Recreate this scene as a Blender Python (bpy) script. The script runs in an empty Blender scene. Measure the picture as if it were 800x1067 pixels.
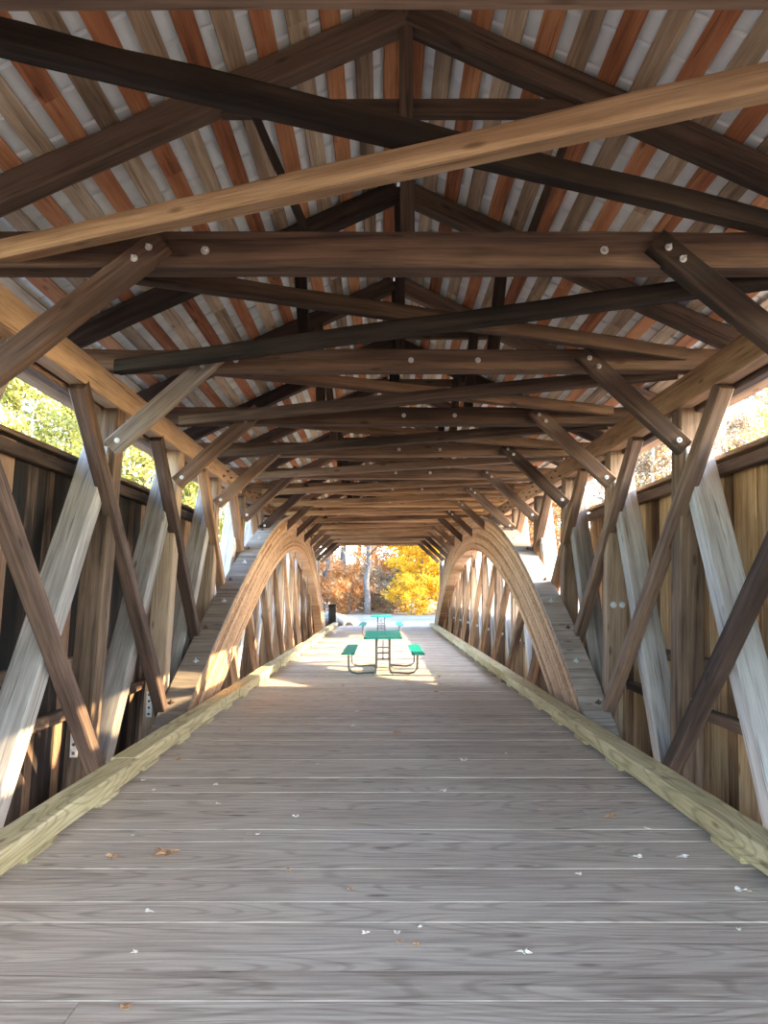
import bpy, math, random
from mathutils import Vector, Matrix, noise
random.seed(7)
S = bpy.context.scene
COL = S.collection
R = math.radians

# ------------------------------------------------------------------ camera
EYE = 1.6
cam = bpy.data.cameras.new('camera'); co = bpy.data.objects.new('camera', cam); COL.objects.link(co)
cam.sensor_fit = 'VERTICAL'; cam.sensor_height = 36.0; cam.lens = 780.0/1067.0*36.0
cam.clip_start = 0.05; cam.clip_end = 1000
co.location = (0, 0, EYE); co.rotation_euler = (R(90+6.07), 0, 0)
S.camera = co

# ------------------------------------------------------------------ sky, sun, exposure
SUN = Vector((2.15, -0.18, 1.0)).normalized()          # direction towards the sun
w = bpy.data.worlds.new('sky'); S.world = w; w.use_nodes = True
nt = w.node_tree; nt.nodes.clear()
out = nt.nodes.new('ShaderNodeOutputWorld'); bg = nt.nodes.new('ShaderNodeBackground')
sky = nt.nodes.new('ShaderNodeTexSky'); sky.sky_type = 'NISHITA'; sky.sun_disc = False
sky.sun_elevation = math.asin(SUN.z); sky.sun_rotation = math.atan2(SUN.x, SUN.y)
sky.air_density = 1.0; sky.dust_density = 0.8; sky.ozone_density = 1.6
bg.inputs['Strength'].default_value = 1.2
nt.links.new(sky.outputs[0], bg.inputs[0]); nt.links.new(bg.outputs[0], out.inputs[0])
sl = bpy.data.lights.new('sun', 'SUN'); sl.energy = 9.0; sl.angle = R(0.6); sl.color = (1.0, 0.77, 0.45)
so = bpy.data.objects.new('sun', sl); COL.objects.link(so)
so.rotation_euler = SUN.to_track_quat('Z', 'Y').to_euler()
S.view_settings.view_transform = 'Standard'; S.view_settings.look = 'None'
S.view_settings.gamma = 1.0; S.view_settings.use_curve_mapping = False
S.view_settings.exposure = 1.75
S.cycles.max_bounces = 8; S.cycles.diffuse_bounces = 6; S.cycles.use_denoising = True

# ------------------------------------------------------------------ materials
def nodes(name):
    m = bpy.data.materials.new(name); m.use_nodes = True
    t = m.node_tree; b = t.nodes['Principled BSDF']
    return m, t, b
def N(t, kind, **kw):
    n = t.nodes.new('ShaderNode'+kind)
    for k, v in kw.items(): setattr(n, k, v)
    return n
def math_(t, op, a, b=None):
    n = N(t, 'Math', operation=op)
    for i, v in enumerate((a, b)):
        if v is None: continue
        if isinstance(v, (int, float)): n.inputs[i].default_value = v
        else: t.links.new(v, n.inputs[i])
    return n.outputs[0]
def ramp(t, fac, stops):
    n = N(t, 'ValToRGB'); e = n.color_ramp.elements
    while len(e) < len(stops): e.new(0.5)
    for x, (p, c) in zip(e, stops):
        x.position = p; x.color = (*c, 1) if len(c) == 3 else c
    t.links.new(fac, n.inputs[0]); return n.outputs[0]
def mixc(t, mode, fac, a, b):
    n = N(t, 'MixRGB', blend_type=mode)
    for i, v in enumerate((fac, a, b)):
        if isinstance(v, (int, float)): n.inputs[i].default_value = v
        elif isinstance(v, tuple): n.inputs[i].default_value = (*v, 1)
        else: t.links.new(v, n.inputs[i])
    return n.outputs[0]

def wood(name, dark, mid, light, axis=0, attr=False, alt=None, rings=0.0, vary=0.5, rough=0.85, knots=True, gapdark=0.55, ringf=70, gs=1.0, blotch=0.45):
    """weathered timber, grain along an object axis; one tone per object (or per board with the attribute)"""
    m, t, b = nodes(name); L = t.links
    tc = N(t, 'TexCoord'); oi = N(t, 'ObjectInfo')
    if attr:
        at = N(t, 'Attribute', attribute_name='rnd'); rnd = at.outputs['Fac']
    else: rnd = oi.outputs['Random']
    off = N(t, 'CombineXYZ')
    for i in range(3): L.new(math_(t, 'MULTIPLY', rnd, (61.0, 37.0, 83.0)[i]), off.inputs[i])
    add = N(t, 'VectorMath', operation='ADD'); L.new(tc.outputs['Object'], add.inputs[0]); L.new(off.outputs[0], add.inputs[1])
    def tex(along, across, detail=5, dist=0.0, rough_=0.6):
        mp = N(t, 'Mapping'); sc = [across]*3; sc[axis] = along; mp.inputs['Scale'].default_value = sc
        L.new(add.outputs[0], mp.inputs['Vector'])
        n = N(t, 'TexNoise'); n.inputs['Scale'].default_value = 1.0; n.inputs['Detail'].default_value = detail
        n.inputs['Roughness'].default_value = rough_; n.inputs['Distortion'].default_value = dist
        L.new(mp.outputs[0], n.inputs['Vector']); return n.outputs['Fac']
    g = tex(0.7*gs, 13*gs, 6, 0.4)
    fine = tex(2.5, 70, 3)
    blot = tex(0.9, 2.2, 3)
    f = math_(t, 'ADD', math_(t, 'MULTIPLY', g, 0.75), math_(t, 'MULTIPLY', blot, blotch))
    f = math_(t, 'ADD', f, (0.45-blotch)*0.5)
    f = math_(t, 'ADD', f, math_(t, 'MULTIPLY', math_(t, 'SUBTRACT', rnd, 0.5), vary))
    c = ramp(t, f, [(0.30, dark), (0.57, mid), (0.85, light)])
    if alt:
        sel = math_(t, 'GREATER_THAN', math_(t, 'FRACT', math_(t, 'MULTIPLY', rnd, 8.0)), 0.5)
        c = mixc(t, 'MIX', sel, c, ramp(t, f, [(0.3, alt[0]), (0.57, alt[1]), (0.85, alt[2])]))
    c = mixc(t, 'MULTIPLY', 0.55, c, ramp(t, fine, [(0.3, (0.55, 0.55, 0.55)), (0.6, (1.1, 1.1, 1.1))]))
    if rings > 0:
        lo = tex(0.55, 3.6, 1.0, 0.0, 0.3)
        s = math_(t, 'SINE', math_(t, 'MULTIPLY', lo, ringf))
        c = mixc(t, 'MULTIPLY', rings, c, ramp(t, math_(t, 'ADD', math_(t, 'MULTIPLY', s, 0.5), 0.5), [(0.0, (0.42, 0.38, 0.36)), (0.30, (1, 1, 1))]))
    crack = tex(0.55*gs*1.4, 26*gs, 4, 0.3)
    c = mixc(t, 'MULTIPLY', gapdark, c, ramp(t, crack, [(0.33, (0.15, 0.13, 0.12)), (0.39, (1, 1, 1))]))
    if knots:
        v = N(t, 'TexVoronoi'); v.inputs['Scale'].default_value = 1.0
        mp = N(t, 'Mapping'); sc = [5.0]*3; sc[axis] = 1.6; mp.inputs['Scale'].default_value = sc
        L.new(add.outputs[0], mp.inputs['Vector']); L.new(mp.outputs[0], v.inputs['Vector'])
        c = mixc(t, 'MULTIPLY', 0.6, c, ramp(t, v.outputs['Distance'], [(0.06, (0.2, 0.14, 0.1)), (0.13, (1, 1, 1))]))
    L.new(c, b.inputs['Base Color']); b.inputs['Roughness'].default_value = rough
    b.inputs['Specular IOR Level'].default_value = 0.25
    bp = N(t, 'Bump'); bp.inputs['Strength'].default_value = 0.35; bp.inputs['Distance'].default_value = 0.01
    L.new(math_(t, 'ADD', g, math_(t, 'MULTIPLY', crack, 0.8)), bp.inputs['Height']); L.new(bp.outputs[0], b.inputs['Normal'])
    return m

def plain(name, c, rough=0.7, metal=0.0, var=0.25, scale=9.0, spec=0.3):
    m, t, b = nodes(name)
    tc = N(t, 'TexCoord'); n = N(t, 'TexNoise'); n.inputs['Scale'].default_value = scale; n.inputs['Detail'].default_value = 5
    t.links.new(tc.outputs['Object'], n.inputs['Vector'])
    lo = tuple(x*(1-var) for x in c); hi = tuple(min(1, x*(1+var)) for x in c)
    t.links.new(ramp(t, n.outputs['Fac'], [(0.3, lo), (0.7, hi)]), b.inputs['Base Color'])
    b.inputs['Roughness'].default_value = rough; b.inputs['Metallic'].default_value = metal
    b.inputs['Specular IOR Level'].default_value = spec
    return m

M = {
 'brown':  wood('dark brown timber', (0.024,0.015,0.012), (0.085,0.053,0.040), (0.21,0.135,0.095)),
 'dark':   wood('shade-dark brown timber', (0.012,0.008,0.007), (0.045,0.030,0.023), (0.13,0.085,0.06)),  # near-black tone: dimness under the roof put into the colour
 'mid':    wood('mid brown timber', (0.06,0.033,0.02), (0.25,0.145,0.085), (0.44,0.28,0.17)),  # lighter brown for far timbers, warm bounced sun put into the colour
 'warm':   wood('warm brown timber', (0.10,0.055,0.03), (0.30,0.18,0.10), (0.50,0.33,0.20)),
 'grey':   wood('weathered grey timber', (0.10,0.085,0.075), (0.27,0.24,0.215), (0.46,0.43,0.40)),
 'post':   wood('brown post timber', (0.045,0.028,0.018), (0.19,0.125,0.083), (0.37,0.265,0.18)),
 'arch':   wood('laminated arch timber', (0.18,0.085,0.04), (0.42,0.25,0.14), (0.58,0.39,0.25), attr=True, vary=0.35),
 'archtop': wood('grey arch top plank', (0.10,0.08,0.065), (0.24,0.19,0.15), (0.44,0.38,0.32), attr=True, vary=0.35),
 'deck':   wood('weathered deck plank', (0.27,0.205,0.15), (0.50,0.40,0.305), (0.60,0.50,0.39), axis=0, attr=True, rings=0.38, vary=0.20, gapdark=0.5, ringf=95, gs=1.9, blotch=0.25),
 'curb':   wood('treated curb timber', (0.30,0.22,0.11), (0.52,0.42,0.22), (0.66,0.56,0.33), axis=0, rings=0.45, vary=0.1, ringf=120, gapdark=0.3),
 'siding_left': wood('dark siding board', (0.010,0.007,0.006), (0.030,0.020,0.015), (0.22,0.13,0.08), axis=2, attr=True, vary=0.7),  # darker than the right siding: shade of this side put into the colour
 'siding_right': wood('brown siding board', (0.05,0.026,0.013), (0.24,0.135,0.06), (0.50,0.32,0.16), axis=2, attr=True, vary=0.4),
 'sheath': wood('roof sheathing board', (0.09,0.057,0.038), (0.34,0.235,0.155), (0.58,0.45,0.32), axis=1, attr=True,
                alt=((0.10,0.034,0.017), (0.36,0.135,0.062), (0.56,0.27,0.13)), vary=0.3),
 'metal':  plain('galvanised roof sheet', (0.70,0.73,0.75), 0.55, 0.0, 0.12, 3.0),
 'steel':  plain('galvanised steel', (0.55,0.57,0.60), 0.4, 0.6, 0.2, 30),
 'rust':   plain('rusty steel', (0.10,0.06,0.045), 0.7, 0.4, 0.3, 40),
 'green':  plain('teal coated table top', (0.0,0.42,0.31), 0.45, 0.0, 0.08, 12),
 'tube':   plain('grey steel tube', (0.16,0.16,0.15), 0.45, 0.5, 0.15, 20),
 'black':  plain('dark painted metal', (0.02,0.02,0.022), 0.6),
 'rock':   plain('pale grey rock', (0.22,0.22,0.22), 0.9, 0, 0.3, 4),
 'road':   plain('grey asphalt', (0.10,0.10,0.11), 0.9, 0, 0.2, 2),
 'bark':   plain('grey bark', (0.10,0.09,0.085), 0.9, 0, 0.4, 6),
 'palebark': plain('pale bark', (0.24,0.20,0.16), 0.9, 0, 0.3, 6),
 'leafbrown': plain('dry brown leaf', (0.36,0.19,0.09), 0.8, 0, 0.3, 60),
 'leafpale': plain('pale dry leaf', (0.60,0.52,0.44), 0.8, 0, 0.25, 60),
}
# the fallen-leaf ground and water
def ground_mat():
    m, t, b = nodes('leaf littered ground')
    tc = N(t, 'TexCoord'); n = N(t, 'TexNoise'); n.inputs['Scale'].default_value = 6; n.inputs['Detail'].default_value = 8
    t.links.new(tc.outputs['Object'], n.inputs['Vector'])
    t.links.new(ramp(t, n.outputs['Fac'], [(0.3, (0.06,0.04,0.02)), (0.5, (0.14,0.09,0.05)), (0.62, (0.22,0.15,0.08)), (0.8, (0.15,0.14,0.08))]), b.inputs['Base Color'])
    b.inputs['Roughness'].default_value = 0.95; return m
M['ground'] = ground_mat()
M['water'] = plain('pale light-bouncing river', (0.36,0.34,0.30), 0.6, 0, 0.3, 0.5, 0.3)  # pale bed colour added to bounce sunlight up under the roof
def foliage(name, stops):
    m = bpy.data.materials.new(name); m.use_nodes = True; t = m.node_tree; t.nodes.clear()
    o = N(t, 'OutputMaterial'); d = N(t, 'BsdfDiffuse'); tr = N(t, 'BsdfTranslucent'); mx = N(t, 'MixShader'); mx.inputs[0].default_value = 0.45
    at = N(t, 'Attribute', attribute_name='rnd')
    c = ramp(t, at.outputs['Fac'], stops)
    t.links.new(c, d.inputs[0]); t.links.new(c, tr.inputs[0]); t.links.new(d.outputs[0], mx.inputs[1]); t.links.new(tr.outputs[0], mx.inputs[2])
    t.links.new(mx.outputs[0], o.inputs[0]); return m
M['f_yellow'] = foliage('yellow leaves', [(0, (0.55,0.27,0.01)), (0.5, (0.62,0.36,0.02)), (1, (0.60,0.42,0.10))])
M['f_orange'] = foliage('orange leaves', [(0, (0.34,0.12,0.03)), (0.5, (0.44,0.20,0.07)), (1, (0.48,0.30,0.16))])
M['f_lime'] = foliage('yellow-green leaves', [(0, (0.16,0.17,0.04)), (0.5, (0.30,0.28,0.07)), (1, (0.42,0.36,0.13))])
M['f_pale'] = foliage('pale beige leaves', [(0, (0.22,0.13,0.07)), (0.5, (0.28,0.20,0.12)), (1, (0.34,0.28,0.21))])

# ------------------------------------------------------------------ mesh helpers
class MB:
    def __init__(s): s.v = []; s.f = []; s.mi = []; s.r = []
    def add(s, vs, fs, mi=0, r=0.5):
        o = len(s.v); s.v += [tuple(v) for v in vs]
        for f in fs: s.f.append([i+o for i in f]); s.mi.append(mi); s.r.append(r)
    def box(s, a, b, mi=0, r=0.5, ch=0.0):
        x0,y0,z0 = a; x1,y1,z1 = b
        s.add([(x0,y0,z0),(x1,y0,z0),(x1,y1,z0),(x0,y1,z0),(x0,y0,z1),(x1,y0,z1),(x1,y1,z1),(x0,y1,z1)],
              [(0,3,2,1),(4,5,6,7),(0,1,5,4),(1,2,6,5),(2,3,7,6),(3,0,4,7)], mi, r)
    def loft(s, rings, mi=0, r=0.5, caps=True):
        n = len(rings[0]); vs = [p for ring in rings for p in ring]; fs = []
        for i in range(len(rings)-1):
            for j in range(n):
                a = i*n+j; b = i*n+(j+1) % n
                fs.append((a, b, b+n, a+n))
        if caps: fs.append(tuple(range(n))[::-1]); fs.append(tuple((len(rings)-1)*n+j for j in range(n)))
        s.add(vs, fs, mi, r)
    def tube(s, pts, rad, n=8, mi=0, r=0.5):
        pts = [Vector(p) for p in pts]; rings = []
        rads = rad if isinstance(rad, (list, tuple)) else [rad]*len(pts)
        ref = Vector((0.31, 0.17, 0.93))
        for i, p in enumerate(pts):
            d = (pts[min(i+1, len(pts)-1)]-pts[max(i-1, 0)]).normalized()
            u = d.cross(ref).normalized() if abs(d.dot(ref)) < .98 else d.orthogonal().normalized()
            v = d.cross(u)
            rings.append([p+(u*math.cos(2*math.pi*k/n)+v*math.sin(2*math.pi*k/n))*rads[i] for k in range(n)])
        s.loft(rings, mi, r)
    def build(s, name, mats, parent=None, mat4=None, smooth=False):
        me = bpy.data.meshes.new(name); me.from_pydata(s.v, [], s.f)
        if not isinstance(mats, (list, tuple)): mats = [mats]
        for m in mats: me.materials.append(m)
        me.polygons.foreach_set('material_index', s.mi)
        a = me.attributes.new('rnd', 'FLOAT', 'FACE'); a.data.foreach_set('value', s.r)
        if smooth: me.polygons.foreach_set('use_smooth', [True]*len(s.f))
        me.update()
        o = bpy.data.objects.new(name, me); COL.objects.link(o)
        if mat4 is not None: o.matrix_basis = mat4
        if parent is not None:
            o.parent = parent; o.matrix_parent_inverse = parent.matrix_basis.inverted()
        return o

def tag(o, label=None, cat=None, group=None, kind=None):
    if label: o['label'] = label
    if cat: o['category'] = cat
    if group: o['group'] = group
    if kind: o['kind'] = kind
    return o
def empty(name, loc, rz=0):
    o = bpy.data.objects.new(name, None); COL.objects.link(o); o.location = loc; o.rotation_euler = (0, 0, rz)
    o.empty_display_size = 0.2
    o.matrix_basis = Matrix.Translation(loc) @ Matrix.Rotation(rz, 4, 'Z')
    return o

def timber(name, p0, p1, wdt, hgt, mat, up=(0,0,1), parent=None, wob=0.004, cham=0.012, cut0=None, cut1=None, bend=0.0):
    """a sawn timber from p0 to p1 (centre line): width sideways, height along 'up', worn corners, slightly uneven"""
    p0 = Vector(p0); p1 = Vector(p1); d = p1-p0; ln = d.length; x = d.normalized()
    z = Vector(up); z = (z-x*z.dot(x)).normalized(); y = z.cross(x)
    m = Matrix(((x.x,y.x,z.x,p0.x),(x.y,y.y,z.y,p0.y),(x.z,y.z,z.z,p0.z),(0,0,0,1)))
    n = max(3, min(40, int(ln/0.35))); hw, hh, c = wdt/2, hgt/2, min(cham, wdt*.2, hgt*.2)
    prof = [(-hw+c,-hh),(hw-c,-hh),(hw,-hh+c),(hw,hh-c),(hw-c,hh),(-hw+c,hh),(-hw,hh-c),(-hw,-hh+c)]
    sd = random.uniform(0, 100); rings = []
    for i in range(n+1):
        s_ = ln*i/n; ring = []
        bz = bend*math.sin(math.pi*i/n)
        for j, (a, b) in enumerate(prof):
            q = noise.noise(Vector((s_*1.7+sd, (j//2)*3.1, sd)))
            q2 = noise.noise(Vector((s_*0.8+sd, 7.7, j//4)))
            ring.append((s_, a*(1+q*wob*8/ max(wdt, .1)*.3)+q2*wob, b*(1+q*wob*8/max(hgt, .1)*.3)+q*wob+bz))
        rings.append(ring)
    mb = MB(); mb.loft(rings); return mb.build(name, mat, parent, m)

def bolt(parent, p, nrm, r=0.035, mat='steel', name='bolt', square=False):
    nrm = Vector(nrm).normalized(); p = Vector(p); u = nrm.orthogonal().normalized(); v = nrm.cross(u)
    mb = MB()
    def disc(rad, h0, h1, n, a0=0):
        r0 = [p+nrm*h0+(u*math.cos(a0+2*math.pi*k/n)+v*math.sin(a0+2*math.pi*k/n))*rad for k in range(n)]
        r1 = [q+nrm*(h1-h0) for q in r0]; mb.loft([r0, r1])
    if square: disc(r*1.25, -0.004, 0.006, 4, 0.8)
    else: disc(r, -0.004, 0.006, 14)
    disc(r*0.52, 0.006, 0.028, 6); disc(r*0.25, 0.028, 0.05, 8)
    return mb.build(name, M[mat], parent)

# ------------------------------------------------------------------ bridge geometry
SP = 2.31; Z0 = 4.94
def zk(k): return Z0+SP*k
def clip01(t): return max(0.0, min(1.0, t))
def rack(y): return 0.045*clip01(1-(y-8)/27.0)
def cx(y): return -0.20*clip01((y-14)/21.0)
def TX(side, X, y, z):                      # the trusses have leaned a little to the right
    return side*X + rack(y)*z + cx(y)
def P(side, X, y, h): return (TX(side, X, y, h+EYE), y, h+EYE)
KF, KL = -1, 13                             # frames seen
ORD = ['first','second','third','fourth','fifth','sixth','seventh','eighth','ninth','tenth','eleventh','twelfth','thirteenth','fourteenth','fifteenth','sixteenth','seventeenth']
def nth(k): return ORD[k-KF]
SN = {-1: 'left', 1: 'right'}
Y0, Y1 = -2.3, 35.1                         # portals
SLOPE = 0.48; APEX = 3.93+EYE

# deck
mb = MB(); y = Y0; i = 0
while y < Y1:
    pw = 0.236+random.uniform(-.004, .004); r_ = random.random(); dz = random.uniform(-.004, .002)
    cut = random.choice([None]*9+[random.uniform(-1.5, 1.5)])
    for (a, b) in ([(-2.5, 2.5)] if cut is None else [(-2.5, cut-.002), (cut+.002, 2.5)]):
        mb.box((a, y, -0.075), (b, y+pw-0.005, dz), 0, r_)
        r_ = random.random()
    y += pw
fl = mb.build('floor', M['deck']); tag(fl, 'grey weathered plank deck of the covered bridge', kind='structure')
for sd in (-1, 1):
    for X in (2.15, ):
        t = timber('trim_'+('1' if sd < 0 else '2'), (sd*X, Y0, -0.23), (sd*X, Y1, -0.23), 0.3, 0.3, M['dark'])
        tag(t, 'dark floor stringer under the %s edge of the deck' % SN[sd], kind='structure')

# siding walls
WX = 3.36
def wall(side, y0, y1, ztop, mat, nm, label, gaps=0.05, low=-1.15):
    mb = MB(); y = y0
    while y < y1:
        pw = random.uniform(0.16, 0.27); g = random.choice([0.0005]*6+[0.002])
        if side > 0 and y < 6.95 <= y+pw: g = 0.004
        ya, yb = y, min(y+pw-g, y1); r_ = random.random(); th = 0.024; o = random.uniform(0, .006)
        zt = ztop
        vs = []
        for (yy, zz) in ((ya, low), (yb, low), (yb, zt), (ya, zt)):
            xa = TX(side, WX+o, yy, max(zz, 0)); vs.append((xa, yy, zz)); vs.append((xa+side*th, yy, zz))
        mb.add(vs, [(0,2,4,6),(1,7,5,3),(0,1,3,2),(2,3,5,4),(4,5,7,6),(6,7,1,0)], 0, r_)
        y += pw
    w_ = mb.build(nm, mat); tag(w_, label, kind='structure'); return w_
HI = 2.92; LO = 1.05
YE = {-1: 12.9, 1: 12.55}; YF = 31.0
for sd in (-1, 1):
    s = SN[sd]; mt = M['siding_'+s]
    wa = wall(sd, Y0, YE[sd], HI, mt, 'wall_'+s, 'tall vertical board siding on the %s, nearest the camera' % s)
    wb = wall(sd, YE[sd], YF, LO, mt, 'wall_'+s+'_low', 'knee-high board siding along the middle of the %s side' % s)
    wc = wall(sd, YF, Y1, HI, mt, 'wall_'+s+'_end', 'tall board siding at the far end on the %s' % s)
    for (w_, a, b, top) in ((wa, Y0, YE[sd], HI), (wb, YE[sd], YF, LO), (wc, YF, Y1, HI)):
        for zz in ([0.35, 0.86, top-0.1] if top > 2 else [0.35, top-0.09]):
            timber('wall_rail', P(sd, WX-0.06, a, zz-EYE), P(sd, WX-0.06, b, zz-EYE), 0.09, 0.12, M['brown'], parent=w_)
        cap = MB()
        timber('wall_cap', P(sd, WX+0.0, a, top+0.03-EYE), P(sd, WX+0.0, b, top+0.03-EYE), 0.20, 0.05, M['post'], parent=w_)

# roof: sheathing boards with gaps under metal sheets
EAVE = 3.85
def roof_x(y): return rack(y)*3.35+cx(y)*0.8
HS = APEX+0.225                              # underside of the sheathing at the ridge
mb = MB(); ms = MB()
cs = math.cos(math.atan(SLOPE)); sn = math.sin(math.atan(SLOPE))
for sd in (-1, 1):
    pitch = 0.240; q = 0.02; i = 0
    while q < EAVE/cs-0.1:
        bw = 0.140+random.uniform(-.006, .006)
        yy = Y0-0.6; orange = (i % 2 == 0)
        while yy < Y1+0.6:
            ln = random.uniform(2.3, 4.9); ye = min(yy+ln, Y1+0.6)
            base = random.randint(0, 7)/8.0; r_ = base+(random.uniform(.07, .12) if orange else random.uniform(.0, .055))
            # fract(r*8)>.5 selects the orange stain
            t0 = random.uniform(0, .006)
            vs = []
            for (qq, hh) in ((q, 0), (q+bw, 0), (q+bw, .024), (q, .024)):
                for Y in (yy, ye-0.004):
                    X = sd*(qq*cs+hh*sn)+roof_x(Y); Zz = HS-qq*sn+hh*cs+t0
                    vs.append((X, Y, Zz))
            mb.add(vs, [(0,1,3,2),(2,3,5,4),(4,5,7,6),(6,7,1,0),(0,2,4,6),(1,7,5,3)], 0, r_)
            yy = ye
        q += pitch; i += 1
    # corrugated sheets, ribs running up the slope
    prof = []
    yy = Y0-0.6
    while yy < Y1+0.6:
        prof += [(yy, 0), (yy+0.30, 0), (yy+0.315, 0.018), (yy+0.335, 0.018)]; yy += 0.35
    vs = []
    for (Y, h) in prof:
        for qq in (0.0, EAVE/cs+0.08):
            vs.append((sd*(qq*cs+.03*sn)+roof_x(Y), Y, HS-qq*sn+(0.034+h)/cs))
            vs.append((sd*(qq*cs+.03*sn)+roof_x(Y), Y, HS-qq*sn+(0.037+h)/cs))
    fs = []
    for j in range(len(prof)-1):
        a = j*4; fs += [(a, a+2, a+6, a+4), (a+1, a+5, a+7, a+3)]
    ms.add(vs, fs)
ce = mb.build('ceiling', M['sheath']); tag(ce, 'spaced roof sheathing boards, orange and tan by turns, under the roof', kind='structure')
rm = ms.build('roof_sheet', M['metal'], ce); tag(rm, 'pale grey metal roof sheets seen through the gaps')
mb = MB(); 
for j in range(24):
    ya = Y0-0.6+j*1.8; yb = ya+1.8
    vs = []
    for Y in (ya, yb):
        for (dx, dz) in ((-.35, -.14), (0, .06), (.35, -.14)): vs.append((dx+roof_x(Y), Y, HS+dz+.05))
    mb.add(vs, [(0,1,4,3),(1,2,5,4)])
mb.build('ridge_cap', M['metal'], ce)

# top chords: three plies each side, and bottom chords
for sd in (-1, 1):
    s = SN[sd]
    segs = [(Y0, 3.2), (3.2, 14.0), (14.0, 25.0), (25.0, Y1)]
    for (X, wd, h0, h1, mt, what) in ((2.885, 0.17, 1.84, 2.12, 'warm', 'inner tan'), (3.05, 0.12, 1.80, 2.06, 'brown', 'middle dark'), (3.235, 0.20, 1.84, 2.10, 'warm', 'outer tan')):
        for n_, (a, b) in enumerate(segs):
            o = timber('top_chord', P(sd, X, a, (h0+h1)/2), P(sd, X, b-0.005, (h0+h1)/2), wd, h1-h0, M[mt], wob=0.003)
            tag(o, '%s timber of the %s top chord, %s length' % (what, s, ['the nearest, overhead', 'the first visible', 'the middle', 'the farthest'][n_]), 'beam', 'top chord timbers')
            if what == 'inner tan' and n_ in (1, 2):
                y = 12.3 if n_ == 1 else 14.2; q = 0
                while y < min(b-.2, 21.5):
                    bolt(o, (P(sd, 2.805, y, (1.91, 2.04, 1.97)[q % 3])), (-sd, 0, 0), 0.026, 'rust'); y += 0.3; q += 1
    for n_, (a, b) in enumerate([(Y0, 13.0), (13.0, Y1)]):
        o = timber('bottom_chord', P(sd, 3.05, a, -2.45), P(sd, 3.05, b-.005, -2.45), 0.5, 0.3, M['dark'])
        tag(o, 'dark bottom chord timber below the %s truss, %s half' % (s, ['near', 'far'][n_]), 'beam', 'bottom chord timbers')

for nm, yy, what in (('near', Y0-.05, 'behind the camera'), ('far', Y1-.1, 'over the far portal')):
    mb = MB(); x = -3.7
    while x < 3.7:
        xo = x+roof_x(yy)
        zt = [HS-SLOPE*abs(q)-.03 for q in (x, x+.2)]
        mb.add([(xo, yy, EYE+2.14), (xo+.196, yy, EYE+2.14), (xo+.196, yy, zt[1]), (xo, yy, zt[0]), (xo, yy+.024, EYE+2.14), (xo+.196, yy+.024, EYE+2.14), (xo+.196, yy+.024, zt[1]), (xo, yy+.024, zt[0])],
               [(0,1,2,3),(7,6,5,4),(0,4,5,1),(1,5,6,2),(2,6,7,3),(3,7,4,0)], 0, random.random())
        x += .2
    g_ = mb.build('wall_gable_'+nm, M['siding_right']); tag(g_, 'triangular gable boards '+what, kind='structure')

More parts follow.
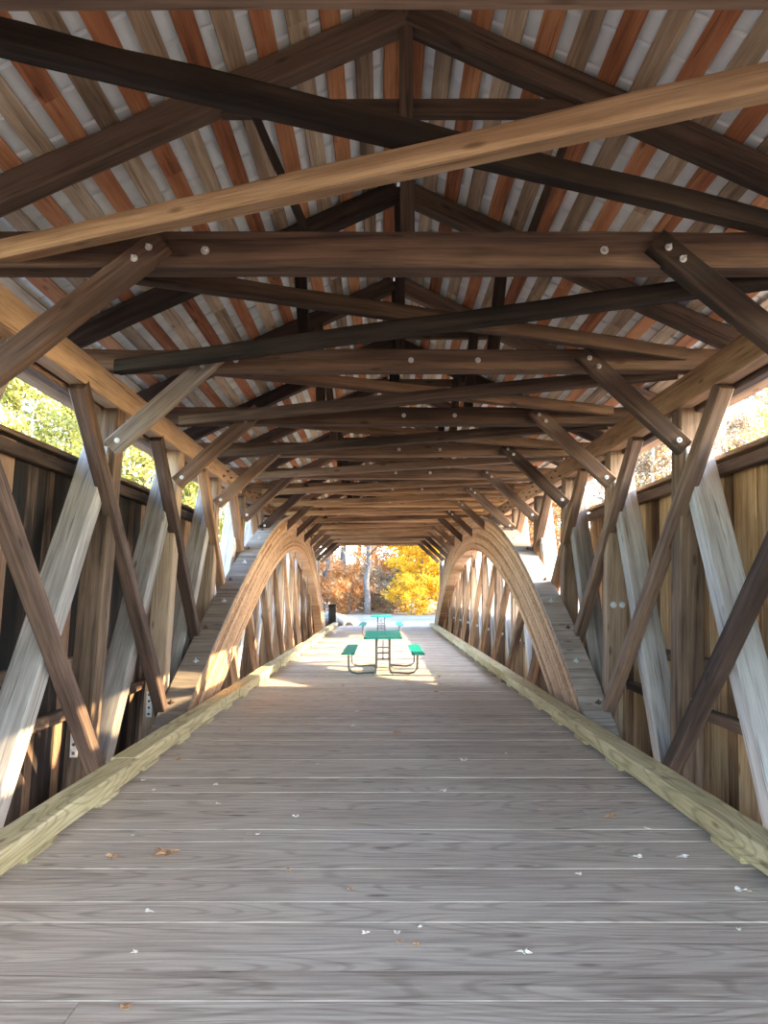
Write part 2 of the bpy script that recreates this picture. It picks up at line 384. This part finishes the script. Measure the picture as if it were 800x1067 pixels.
def rx(y): return rack(y)*3.6+cx(y)
tone = {0: 'brown'}
for k in range(KF, KL+1):
    y = zk(k); fn = nth(k); x0 = rx(y)
    # tie beam
    hh = 0.25 if k == 0 else random.uniform(.20, .22); dip = 0.05 if k == -1 else random.uniform(-.03, .03) if k > 1 else 0
    yc = y-0.09
    xc = rx(y)
    t = timber('tie_beam', (xc-3.45, yc, EYE+2.14+hh/2+dip), (xc+3.45, yc, EYE+2.14+hh/2+dip), 0.18, hh, M['brown' if k < 5 else 'mid'], wob=0.006)  # far ties take the lighter brown, painted in for sun bounce
    tag(t, 'heavy dark brown tie beam crossing overhead, the %s from the camera' % fn, 'beam', 'tie beams across the bridge')
    if k >= 0:
        for bx in ([-1.35, 1.3] if k == 0 else [-1.6, 0.1, 0.75, 1.75] if k < 6 else [0.1]):
            bolt(t, (xc+bx, yc-0.09, EYE+2.14+hh*0.45), (0, -1, 0), 0.028)
    # rafters
    for sd in (-1, 1):
        xr = rx(y)*0.95
        a = Vector((xr+sd*0.03, y-0.05, APEX+0.1)); b = Vector((xr+sd*3.75, y-0.05, APEX+0.1-3.72*SLOPE))
        o = timber('rafter', a, b, 0.15, 0.195, M['dark' if k < 2 else 'brown'], wob=0.006)  # first rafters darker, later ones browner: roof light painted by material
        tag(o, '%s rafter of the %s roof frame from the camera' % (SN[sd], fn), 'rafter', 'rafters')
        # strut between tie beam and rafter
        if k == 0: xb, xt = (0.62 if sd < 0 else 0.80), (1.12 if sd < 0 else 1.22)
        else: xb, xt = 0.93+random.uniform(-.03, .03), 1.03+random.uniform(-.03, .03)
        wt = 0.055 if k == 0 else 0.12
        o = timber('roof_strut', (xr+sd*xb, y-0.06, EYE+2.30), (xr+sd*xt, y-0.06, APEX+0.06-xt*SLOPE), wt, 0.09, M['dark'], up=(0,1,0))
        tag(o, 'short %s strut between tie beam and rafter in the %s roof frame from the camera' % (SN[sd], fn), 'strut', 'roof struts')
    o = timber('king_post', (xc, y-0.06, EYE+2.30), (xr, y-0.06, APEX+0.12), 0.095, 0.10, M['dark'], up=(0,1,0))
    tag(o, 'short upright king post under the ridge in the %s roof frame from the camera' % fn, 'post', 'king posts')
    hc = EYE+3.36; xe = (APEX-hc)/SLOPE+0.1
    o = timber('collar_tie', (xr-xe, y-0.02, hc), (xr+xe, y-0.02, hc), 0.07, 0.13, M['dark'])
    tag(o, 'thin horizontal collar tie joining the rafters of the %s roof frame from the camera' % fn, 'beam', 'collar ties')
    # knee braces
    for sd in (-1, 1):
        pa = Vector((rx(y)+sd*(1.62 if k == 0 else 1.74), y-0.20, EYE+2.30)); pb = Vector(P(sd, 2.74, y-0.20, 1.36))
        if k == -1: continue
        mt = 'grey' if (k == 1 and sd < 0) else 'brown'
        o = timber('knee_brace', pa, pb, 0.12, 0.17, M[mt], up=(1, 0, 0), wob=.005)
        tag(o, ('pale grey' if mt == 'grey' else 'brown')+' knee brace on the %s, from the %s tie beam down to the truss' % (SN[sd], fn), 'brace', 'knee braces')
        if k < 8:
            d = (pb-pa).normalized()
            for s_ in (0.10, 0.22): bolt(o, pa+d*s_+Vector((0, -0.06, 0)), (0, -1, 0), 0.024)
            bolt(o, pb-d*0.10+Vector((0, -0.06, 0)), (0, -1, 0), 0.026)
    # lateral X braces to the next frame
    if k < KL:
        ya, yb = y-0.02, zk(k+1)-0.16
        xa, xb = rx(ya), rx(yb)
        z = EYE+2.24+(0.07 if k == -1 else 0)
        l1 = timber('lateral_brace', (xa-2.75, ya, z+0.055), (xb+2.75, yb, z+0.055), 0.11, 0.125, M['dark' if k < 0 else 'brown' if k < 5 else 'mid'], wob=.006)  # cross braces turn lighter with distance, bounced sun put in by material
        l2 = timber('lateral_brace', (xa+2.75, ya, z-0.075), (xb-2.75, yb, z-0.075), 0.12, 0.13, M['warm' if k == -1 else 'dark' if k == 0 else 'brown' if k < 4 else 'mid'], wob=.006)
        tag(l1, 'diagonal overhead brace from near left to far right, behind the %s tie beam' % fn, 'brace', 'overhead cross braces')
        tag(l2, 'diagonal overhead brace from near right to far left, behind the %s tie beam' % fn, 'brace', 'overhead cross braces')
    # trusses
    for sd in (-1, 1):
        s = SN[sd]
        if k >= 0:
            dm = random.uniform(-.02, .02)+(0.13 if k == 0 else 0)
            o = timber('truss_post', P(sd, 2.94+dm, y+0.27, -2.29), P(sd, 2.94+dm, y+0.27, 1.86), 0.24, 0.25, M['post'], up=(0, 1, 0), wob=.004)
            tag(o, 'upright truss post on the %s under the %s tie beam' % (s, fn), 'post', 'truss posts')
            if sd > 0:
                for (dx, h) in ([(-.05, -.17), (.06, -.17), (.03, -1.12)] if k == 2 else [(.04, -1.05)]):
                    bolt(o, (TX(sd, 2.94, y, h+EYE)+dx, y+0.142, h+EYE), (0, -1, 0), 0.04)
            elif k in (1, 2, 3):
                mb = MB(); xx = TX(sd, 2.94, y, .3)-.05; yy = y+0.138
                mb.box((xx-.035, yy-.008, 0.02), (xx+.035, yy+.002, 0.34))
                for q in range(4): mb.tube([(xx, yy-.007, .06+q*.08), (xx, yy-.016, .06+q*.08)], .017, 8, 1)
                mb.build('steel_strap', [M['steel'], M['rust']], o)
        if k >= 0:
            top = P(sd, 3.02, y+0.48, 1.86); bot = P(sd, 3.02, zk(k-1)+0.86, -1.78)
            bot = Vector(top)+(Vector(bot)-Vector(top))*1.12
            o = timber('main_brace', bot, top, 0.27, 0.21, M['grey'], up=(0, -1, 0.5), wob=.005)
            tag(o, 'broad grey truss brace on the %s, its head under the %s tie beam' % (s, fn), 'brace', 'main truss braces')
        if k < KL:
            top = P(sd, 2.875, y-0.74, 1.835); bot = P(sd, 2.77, zk(k+1)+0.26, -1.78)
            if k >= 0:
                bot = Vector(top)+(Vector(bot)-Vector(top))*1.12
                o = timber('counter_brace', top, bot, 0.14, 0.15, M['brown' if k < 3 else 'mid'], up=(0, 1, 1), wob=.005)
                tag(o, 'narrow brown counter brace on the %s, its head near the %s tie beam' % (s, fn), 'brace', 'counter braces')

# laminated arches
AC, AHS = 21.8, 12.9
def ext(y): return (2.1-3.9*((y-AC)/AHS)**2)
for sd in (-1, 1):
    s = SN[sd]; nl = 18; th = 0.93/nl; mb = MB(); nseg = 56
    for l in range(nl):
        jx = random.uniform(-.006, .006); rr = random.random()
        joint = random.randint(4, 12)
        rings = []
        for i in range(nseg+1):
            t_ = -1.0+2.0*i/nseg; y = AC+AHS*t_
            sl_ = -2*3.9*(y-AC)/AHS**2; nn = Vector((0, -sl_, 1)).normalized()
            base = Vector((0, y, ext(y)))
            ring = []
            for (X, d) in ((2.45+jx, l*th), (2.79, l*th), (2.79, (l+1)*th-.003), (2.45+jx, (l+1)*th-.003)):
                q = base-nn*d
                ring.append(P(sd, X, q.y, q.z))
            rings.append(ring)
        # boards butt along the lamination
        st = 0
        while st < nseg:
            en = min(nseg, st+random.randint(9, 15))
            mb.loft(rings[st:en+1], 1 if l == 0 else 0, random.random()); st = en
    o = mb.build('laminated_arch', [M['arch'], M['archtop']])
    tag(o, 'big laminated timber arch rising from the deck on the %s' % s, 'arch', 'laminated arches')
    for i in range(12):
        y = 9.6+i*0.8 if i < 12 else 0
        sl_ = -2*3.9*(y-AC)/AHS**2; nn = Vector((0, -sl_, 1)).normalized()
        for X in ((2.60,) if i % 2 else (2.68,)):
            bolt(o, P(sd, X, y, ext(y)), nn, 0.035, 'steel' if i % 2 else 'rust', square=True)
    # hanger rods from arch to floor
    for j, k in enumerate(range(4, 11)):
        y = zk(k)+1.1
        mb = MB(); a = P(sd, 2.62, y, -1.9); b = P(sd, 2.62, y, ext(y)-0.8); mb.tube([a, b], 0.009, 6)
        r_ = mb.build('hanger_rod', M['rust']); tag(r_, 'thin rusty rod hanging from the %s arch, %s from the camera' % (s, ORD[j]), 'rod', 'hanger rods')

# curbs: timbers on spacer blocks
def curb(side, y0, y1, dx, n_, lab):
    t = timber('curb_timber', (side*(2.2+dx), y0, 0.117), (side*(2.2+dx), y1-0.006, 0.117), 0.22, 0.136, M['curb'], wob=.002)
    tag(t, lab, 'curb', 'curb timbers')
    y = math.ceil((y0-0.1)/1.155)*1.155
    while y+0.38 < y1:
        b = timber('spacer_block', (side*(2.205+dx), y, 0.022), (side*(2.205+dx), y+0.4, 0.022), 0.20, 0.046, M['curb'], parent=t, wob=.001)
        y += 1.155
jl = [0.5, 6.6, 9.8, 11.2, 13.8, 15.6, 18.3, 21.2, 24.5, 28.0, 31.5, 34.9]
jr = [0.5, 6.1, 10.9, 15.7, 20.5, 25.3, 30.1, 34.9]
for sd, js in ((-1, jl), (1, jr)):
    for i in range(len(js)-1):
        dx = 0 if sd > 0 or i == 0 else random.choice([-.03, .0, .02, .035])
        curb(sd, js[i], js[i+1], dx, i, '%s timber of the yellowish %s curb, counting from the camera' % (ORD[i], SN[sd]))

# ------------------------------------------------------------------ picnic tables
def picnic(loc, rz, label):
    root = empty('picnic_table', loc, rz); tag(root, label, 'picnic table', 'picnic tables on the bridge')
    def slab(name, x, z, wd, ln, lipt=0.035):
        mb = MB(); n = 7
        mb.box((x-wd/2, -ln/2, z-0.03), (x+wd/2, -ln/2+.03, z)); mb.box((x-wd/2, ln/2-.03, z-0.03), (x+wd/2, ln/2, z))
        mb.box((x-wd/2, -ln/2, z-0.03), (x-wd/2+.03, ln/2, z)); mb.box((x+wd/2-.03, -ln/2, z-0.03), (x+wd/2, ln/2, z))
        # coated mesh top: rolled edge and fine slats
        c = max(6, int(wd/0.035)); 
        for i in range(c):
            a = x-wd/2+.03+(wd-.06)*i/c; mb.box((a, -ln/2+.03, z-.012), (a+(wd-.06)/c-.006, ln/2-.03, z-.003))
        mb.box((x-wd/2+.03, -.03, z-.03), (x+wd/2-.03, .03, z-.012))
        o = mb.build(name, M['green'], None); o.parent = root; return o
    slab('table_top', 0, 0.745, 0.72, 2.4)
    slab('bench', -0.66, 0.45, 0.24, 2.4); slab('bench', 0.66, 0.45, 0.24, 2.4)
    for fy in (-0.72, 0.72):
        mb = MB()
        for sx in (-1, 1):
            mb.tube([(sx*.13, fy, .72), (sx*.13, fy, .14), (sx*.15, fy, .06), (sx*.2, fy, .025)], .021, 8)
            mb.tube([(sx*.13, fy+.03, .05), (sx*.50, fy+.03, .03), (sx*.60, fy+.03, .05), (sx*.66, fy+.03, .12), (sx*.67, fy+.03, .43)], .021, 8)
            mb.box((sx*.67-.1, fy+.01, .405), (sx*.67+.1, fy+.05, .42))
        mb.tube([(-.13, fy, .30), (.13, fy, .30)], .015, 6); mb.tube([(-.13, fy, .42), (.13, fy, .42)], .015, 6)
        mb.box((-.3, fy-.02, .70), (.3, fy+.02, .72))
        o = mb.build('leg_frame', M['tube'], None, smooth=False); o.parent = root
    mb = MB(); mb.tube([(0, -.72, .30), (0, -.05, .60)], .014, 6); mb.tube([(0, .72, .30), (0, .05, .60)], .014, 6); mb.tube([(0, -.72, .32), (0, .72, .32)], .014, 6)
    o = mb.build('cross_tube', M['tube'], None); o.parent = root
picnic((-0.02, 15.4, 0.0), 0, 'nearer and larger looking teal picnic table with two benches on the bridge deck')
picnic((-0.10, 27.6, 0.0), 0, 'farther teal picnic table standing behind the larger looking one')

# ------------------------------------------------------------------ outside ground, road, river
mb = MB(); nx, ny = 60, 90
xs = [-150+300*i/nx for i in range(nx+1)]; ys = [-60+300*j/ny for j in range(ny+1)]
ys = sorted(set(ys+[34.2, 35.3, 36, 37.2, 38.5, -3.0, -2.4, -4.5]))
xs = sorted(set(xs+[-8, -4, -3.6, 3.6, 4, 8]))
def gz(x, y):
    d = max(y-34.8, -2.9-y)                  # >0 on the banks
    w_ = clip01((abs(x)-3.8)/4.0)
    if d <= 0: return -5.2
    a = -0.06
    b = -5.2+5.0*clip01(d/9.0)**0.8
    return a*(1-w_)+b*w_+(noise.noise(Vector((x*.06, y*.06, 3)))*0.9+max(0, y-70)*.06)*clip01((y-40)/20.0)*clip01((abs(x)-4)/6 if y < 70 else 1)
for y in ys:
    for x in xs: mb.v.append((x, y, gz(x, y)))
W_ = len(xs)
for j in range(len(ys)-1):
    for i in range(W_-1):
        mb.f.append([j*W_+i, j*W_+i+1, (j+1)*W_+i+1, (j+1)*W_+i]); mb.mi.append(0); mb.r.append(.5)
g = mb.build('ground', M['ground'], smooth=True); tag(g, 'leaf covered river banks and ground beyond the bridge', kind='structure')
mb = MB(); mb.box((-150, -3.4, -4.6), (150, 44, -4.5)); o = mb.build('river', M['water']); tag(o, 'pale light-bouncing river bed under the bridge', kind='structure')
mb = MB(); mb.box((-2.9, 35.12, -0.1), (3.1, 46, -0.01)); mb.box((-14, 46, -0.1), (16, 52, -0.012)); o = mb.build('road', M['road']); tag(o, 'grey road surface beyond the far portal', kind='structure')
mb = MB(); mb.box((-4.2, 34.9, -5.2), (4.2, 35.6, -0.3)); mb.box((-4.2, -3.1, -5.2), (4.2, -2.4, -0.3)); o = mb.build('abutment', M['rock']); tag(o, 'stone abutments at both ends', kind='structure')

# rocks and dark post by the far portal
def rock(loc, r, sd, label):
    import bmesh
    bm = bmesh.new(); bmesh.ops.create_icosphere(bm, subdivisions=3, radius=1)
    for v in bm.verts:
        n_ = noise.noise(v.co*1.3+Vector((sd, 0, 0))); n2 = noise.noise(v.co*3+Vector((sd, 5, 0)))
        v.co *= (1+.35*n_+.12*n2); v.co.x *= r[0]; v.co.y *= r[1]; v.co.z *= r[2]
    me = bpy.data.meshes.new('boulder'); bm.to_mesh(me); bm.free(); me.materials.append(M['rock'])
    o = bpy.data.objects.new('boulder', me); COL.objects.link(o); o.location = loc; tag(o, label, 'rock', 'boulders by the far portal')
rock((-2.55, 36.1, .22), (.75, .6, .42), 1, 'large pale boulder at the far left end of the curb')
rock((-1.75, 36.9, .10), (.5, .45, .24), 5, 'smaller pale boulder right of the large one beyond the left curb')
rock((3.0, 36.5, .18), (.35, .4, .40), 9, 'pale boulder at the far right end of the curb')
mb = MB(); mb.box((-.17, -.1, 0), (.17, .1, .98)); mb.box((-.19, -.12, .98), (.19, .12, 1.03)); mb.box((-.15, -.105, .1), (.15, -.10, .9))
o = mb.build('marker_post', M['black'], None, Matrix.Translation((-2.42, 35.4, -.02))); tag(o, 'dark rectangular post beside the far left portal corner', 'post')

# ------------------------------------------------------------------ trees
def tree_meshes(seed, h, spread, nleaf, leaf, bare=False, low=0.35, lean=0.0):
    rnd = random.Random(seed); tr = MB(); tips = []
    def branch(p, d, ln, rad, depth):
        pts = [p]; q = p.copy(); dd = d.copy(); n = 4
        for i in range(n):
            dd = (dd+Vector((rnd.uniform(-.18, .18), rnd.uniform(-.18, .18), rnd.uniform(-.05, .12)))).normalized()
            q = q+dd*ln/n; pts.append(q.copy())
            if depth > 0: tips.append(q.copy())
        tr.tube(pts, [rad*(1-.72*i/n) for i in range(n+1)], 6 if depth == 0 else 4)
        if depth < 2:
            nb = 5 if depth else 0
            for i in range(nb):
                s_ = rnd.randint(1, 4); a = rnd.uniform(0, 6.28)
                nd = (dd*0.7+Vector((math.cos(a), math.sin(a), rnd.uniform(.0, .5)))*.8).normalized()
                branch(pts[s_], nd, ln*rnd.uniform(.35, .6), rad*.4, depth+1)
    pts = []; q = Vector((0, 0, -.3)); n = 10
    for i in range(n+1):
        pts.append(Vector((lean*h*(i/n)+rnd.uniform(-.12, .12)*(i > 0), rnd.uniform(-.12, .12)*(i > 0), -.3+h*.93*i/n)))
    r0 = h*.018
    tr.tube(pts, [r0*(1-.85*(i/n)) for i in range(n+1)], 8)
    nb = int(16 if not bare else 20)
    for i in range(nb):
        f = low+(1-low)*(i+rnd.random())/nb; j = min(n-1, int(f*n)); p = pts[j].lerp(pts[j+1], f*n-j)
        a = rnd.uniform(0, 6.28); el = rnd.uniform(.15, .8)
        d = Vector((math.cos(a), math.sin(a), el)).normalized()
        branch(p, d, spread*(1.15-f*.75)*rnd.uniform(.7, 1.1), r0*.42*(1.1-f*.6), 1)
    trunk = tr
    lv = MB()
    for i in range(nleaf):
        c = rnd.choice(tips)+Vector((rnd.gauss(0, .32), rnd.gauss(0, .32), rnd.gauss(0, .28)))*spread*.22
        u = Vector((rnd.gauss(0,1), rnd.gauss(0,1), rnd.gauss(0,1))).normalized(); v = u.orthogonal().normalized()
        w_ = u.cross(v); s_ = leaf*rnd.uniform(.6, 1.3)
        lv.add([c-v*s_, c-w_*s_*.5, c+v*s_, c+w_*s_*.5], [(0, 1, 2, 3)], 0, rnd.random())
    return trunk, lv
PROTO = {}
def proto(key, *a, **kw):
    tr, lv = tree_meshes(*a, **kw)
    to = tr.build('trunk', M['bark'], smooth=True); lo = lv.build('foliage', M['f_yellow'])
    PROTO[key] = (to.data, lo.data, to, lo)
proto('big', 3, 17, 5.0, 9000, .16)
proto('tall', 11, 19, 4.0, 4500, .12)
proto('thin', 19, 15, 3.6, 3800, .11, bare=True, low=.25)
proto('small', 23, 7, 3.2, 9000, .12, low=.08)
proto('bush', 31, 2.6, 1.9, 4500, .08, low=.02)
proto('leaning', 41, 16, 3.2, 1000, .10, bare=True, low=.5, lean=.16)
used = set()
def tree(key, loc, leafmat, bark, label, name='deciduous_tree', cat='tree', sc=1.0, rz=None, group='trees on the river banks'):
    root = empty(name, (loc[0], loc[1], gz(loc[0], loc[1])-.05), random.uniform(0, 6.28) if rz is None else rz); root.scale = (sc, sc, sc)
    tag(root, label, cat, group)
    td, ld, to, lo = PROTO[key]
    for nm, d, mt in (('trunk', td, bark), ('foliage', ld, leafmat)):
        o = bpy.data.objects.new(nm, d); COL.objects.link(o); o.parent = root
        o.material_slots[0].link = 'OBJECT'; o.material_slots[0].material = M[mt]
for k_, (td, ld, to, lo) in PROTO.items():
    bpy.data.objects.remove(to); bpy.data.objects.remove(lo)

# through the far portal
tree('leaning', (-5.2, 58), 'f_pale', 'bark', 'grey trunk leaning right, seen left of centre through the far portal', sc=1.15, rz=0)
tree('tall', (-3.6, 66), 'f_pale', 'bark', 'thick grey trunk with pale leaves left of centre beyond the road')
tree('thin', (-1.2, 55), 'f_orange', 'bark', 'slim dark trunk standing near the centre of the far portal')
tree('bush', (-2.6, 56), 'f_orange', 'bark', 'orange bush left of centre beyond the road', 'autumn_bush', 'bush', 1.3, group='bushes beyond the road')
tree('bush', (-5.4, 57), 'f_orange', 'bark', 'orange bush at the left edge of the far portal view', 'autumn_bush', 'bush', 1.5, group='bushes beyond the road')
tree('bush', (0.6, 58), 'f_pale', 'bark', 'pale bush in the middle of the far portal view', 'autumn_bush', 'bush', 1.2, group='bushes beyond the road')
tree('small', (2.9, 57), 'f_yellow', 'bark', 'bright yellow tree filling the right of the far portal view')
tree('small', (5.0, 62), 'f_yellow', 'bark', 'second yellow tree behind the bright one, farther right', sc=1.3)
tree('bush', (4.6, 55), 'f_yellow', 'bark', 'yellow bush at the right edge of the far portal view', 'autumn_bush', 'bush', 1.4, group='bushes beyond the road')
tree('thin', (1.4, 68), 'f_pale', 'palebark', 'pale slim tree between the centre and the yellow tree')
tree('small', (-7.5, 66), 'f_orange', 'bark', 'orange tree behind the leaning trunk', sc=1.2)
tree('small', (-1.0, 74), 'f_orange', 'palebark', 'orange tree far behind the centre trunk', sc=1.3)
tree('big', (2.5, 84), 'f_pale', 'palebark', 'tall pale tree far back behind the yellow trees')
tree('big', (-6, 88), 'f_pale', 'bark', 'tall pale tree far back on the left of the portal view')
tree('big', (-2.5, 76), 'f_orange', 'bark', 'broad orange-brown tree behind the slim centre trunk')
tree('big', (7.0, 74), 'f_yellow', 'bark', 'tall golden tree behind the right portal corner')
tree('small', (3.6, 66), 'f_yellow', 'bark', 'golden tree just behind the bright yellow one', sc=1.5)
tree('bush', (1.9, 53), 'f_yellow', 'bark', 'low golden bush right of the farther table', 'autumn_bush', 'bush', 1.0, group='bushes beyond the road')
tree('big', (-9.5, 80), 'f_orange', 'bark', 'tall orange tree behind the left portal corner')
for i, (x, y, c, what) in enumerate([(-4.2, 63, 'f_orange', 'orange bush left of the grey trunk, set back'), (-1.4, 61, 'f_pale', 'pale bush behind the slim centre trunk'), (-0.2, 64, 'f_orange', 'rust coloured bush behind the centre of the view'),
        (1.8, 63, 'f_yellow', 'yellow bush set back left of the bright tree'), (-6.6, 62, 'f_pale', 'pale bush set back at the left corner'), (6.4, 61, 'f_orange', 'orange bush set back at the right corner')]):
    tree('bush', (x, y), c, 'bark', what, 'autumn_bush', 'bush', 1.5, group='bushes beyond the road')
# left bank
random.seed(21)
spots = [(-13, 40, 'big'), (-18.5, 38.5, 'thin'), (-20.5, 41, 'big'), (-25, 44, 'tall'), (-16, 47, 'tall'), (-22, 52, 'big'), (-30, 50, 'big'), (-11, 52, 'big'), (-27, 38, 'small'), (-9, 42, 'small'),
         (-35, 60, 'tall'), (-28, 66, 'big'), (-18, 64, 'big')]
for i, (x, y, k_) in enumerate(sorted(spots, key=lambda q: math.hypot(q[0], q[1]))):
    tree(k_, (x, y), 'f_lime', 'palebark' if i % 3 else 'bark', 'leafy yellow-green tree on the left river bank, %s in distance from the camera' % ORD[i])
spots = [(18.5, 40, 'thin'), (22, 42, 'thin'), (24.5, 47, 'tall'), (14, 43, 'thin'), (16.5, 50, 'small'), (20, 55, 'big'), (28, 50, 'thin'), (11, 50, 'thin'), (30, 62, 'big'), (12.5, 60, 'tall'), (9.5, 44, 'small'), (22, 66, 'big')]
for i, (x, y, k_) in enumerate(sorted(spots, key=lambda q: math.hypot(q[0], q[1]))):
    tree(k_, (x, y), ['f_pale', 'f_orange', 'f_pale', 'f_lime'][i % 4], 'palebark', ['pale beige', 'orange', 'pale beige', 'yellow-green'][i % 4]+' tree on the right river bank, %s in distance from the camera' % ORD[i])

# ------------------------------------------------------------------ fallen leaves on the deck
def leaf_at(px, py, size, mat, label, kind='oak', group='fallen leaves on the deck'):
    # position on the deck, measured once from the photograph's geometry
    v = (533.5-py)/780.0; a = math.atan(v)+R(6.07); y = -EYE/math.tan(a); dep = y*math.cos(R(6.07))-EYE*math.sin(R(6.07))
    x = (px-400)/780.0*dep
    mb = MB(); n = 22; rz = random.uniform(0, 6.28); pts = []
    for i in range(n):
        t_ = 2*math.pi*i/n
        if kind == 'oak': r_ = size*(.75+.38*math.cos(5*t_))*(1.0 if i else 1.2)
        else: r_ = size*(.62+.3*abs(math.cos(t_)))
        cu = .25*size*math.sin(2*t_+rz)+.12*size
        pts.append((x+r_*math.cos(t_+rz), y+r_*math.sin(t_+rz)*.75, .010+max(0, cu)))
    for dz in (0, ):
        vs = [(x, y, .008)]+pts+[(x, y, .005)]+[(p[0], p[1], p[2]-.003) for p in pts]
        fs = [(0, 1+i, 1+(i+1) % n) for i in range(n)]+[(n+1, n+2+(i+1) % n, n+2+i) for i in range(n)]+[(1+i, n+2+i, n+2+(i+1) % n, 1+(i+1) % n) for i in range(n)]
    mb.add(vs, fs)
    mb.tube([(x, y, .01), (x-size*1.5*math.cos(rz), y-size*1.1*math.sin(rz), .006)], .0015, 4)
    o = mb.build('fallen_leaf', M[mat]); tag(o, label, 'leaf', group)
random.seed(5)
named = [(173, 891, .078, 'leafbrown', 'large curled tan leaf on the deck near the left curb', 'oak'), (118, 894, .042, 'leafbrown', 'small rusty leaf left of the large tan leaf', 'oak'),
 (131, 1051, .03, 'leafbrown', 'brown leaf at the bottom left of the deck', 'o'), (546, 994, .028, 'leafpale', 'white curled leaf on the boards in the right foreground', 'oak'),
 (308, 852, .026, 'leafpale', 'pale leaf left of the deck centre line', 'oak'), (664, 894, .030, 'leafpale', 'pale leaf, left one of a pair near the right curb', 'o'),
 (711, 894, .030, 'leafpale', 'beige leaf, right one of a pair near the right curb', 'oak'), (772, 929, .035, 'leafpale', 'flat beige leaf closest to the right edge of the picture', 'o'),
 (462, 825, .026, 'leafpale', 'small pale leaf just right of the deck centre', 'o'), (483, 793, .04, 'leafpale', 'pale leaf in the middle distance right of centre', 'oak'),
 (603, 912, .018, 'leafpale', 'tiny white round leaf in the right foreground', 'o'), (636, 852, .04, 'leafbrown', 'ragged leaf in front of the right arch foot', 'oak'),
 (155, 951, .02, 'leafpale', 'tiny pale leaf in the left foreground below the large tan leaf', 'o'), (186, 792, .035, 'leafbrown', 'orange leaf beside the left curb', 'oak'),
 (149, 814, .02, 'leafpale', 'white crumpled leaf touching the left curb', 'o'), (414, 764, .045, 'leafbrown', 'dark leaf far up the middle of the deck', 'oak')]
for a in named: leaf_at(*a[:4], a[4], a[5])
for i in range(34):
    py = 705+300*random.random()**1.7; hw_ = (py-616)*1.18
    leaf_at(400+random.uniform(-hw_, hw_), py, random.uniform(.010, .022)+(.012 if py < 780 else 0), random.choice(['leafbrown', 'leafpale']), 'tiny scrap of dry leaf on the deck boards', random.choice(['oak', 'o']), 'tiny leaf scraps on the deck')
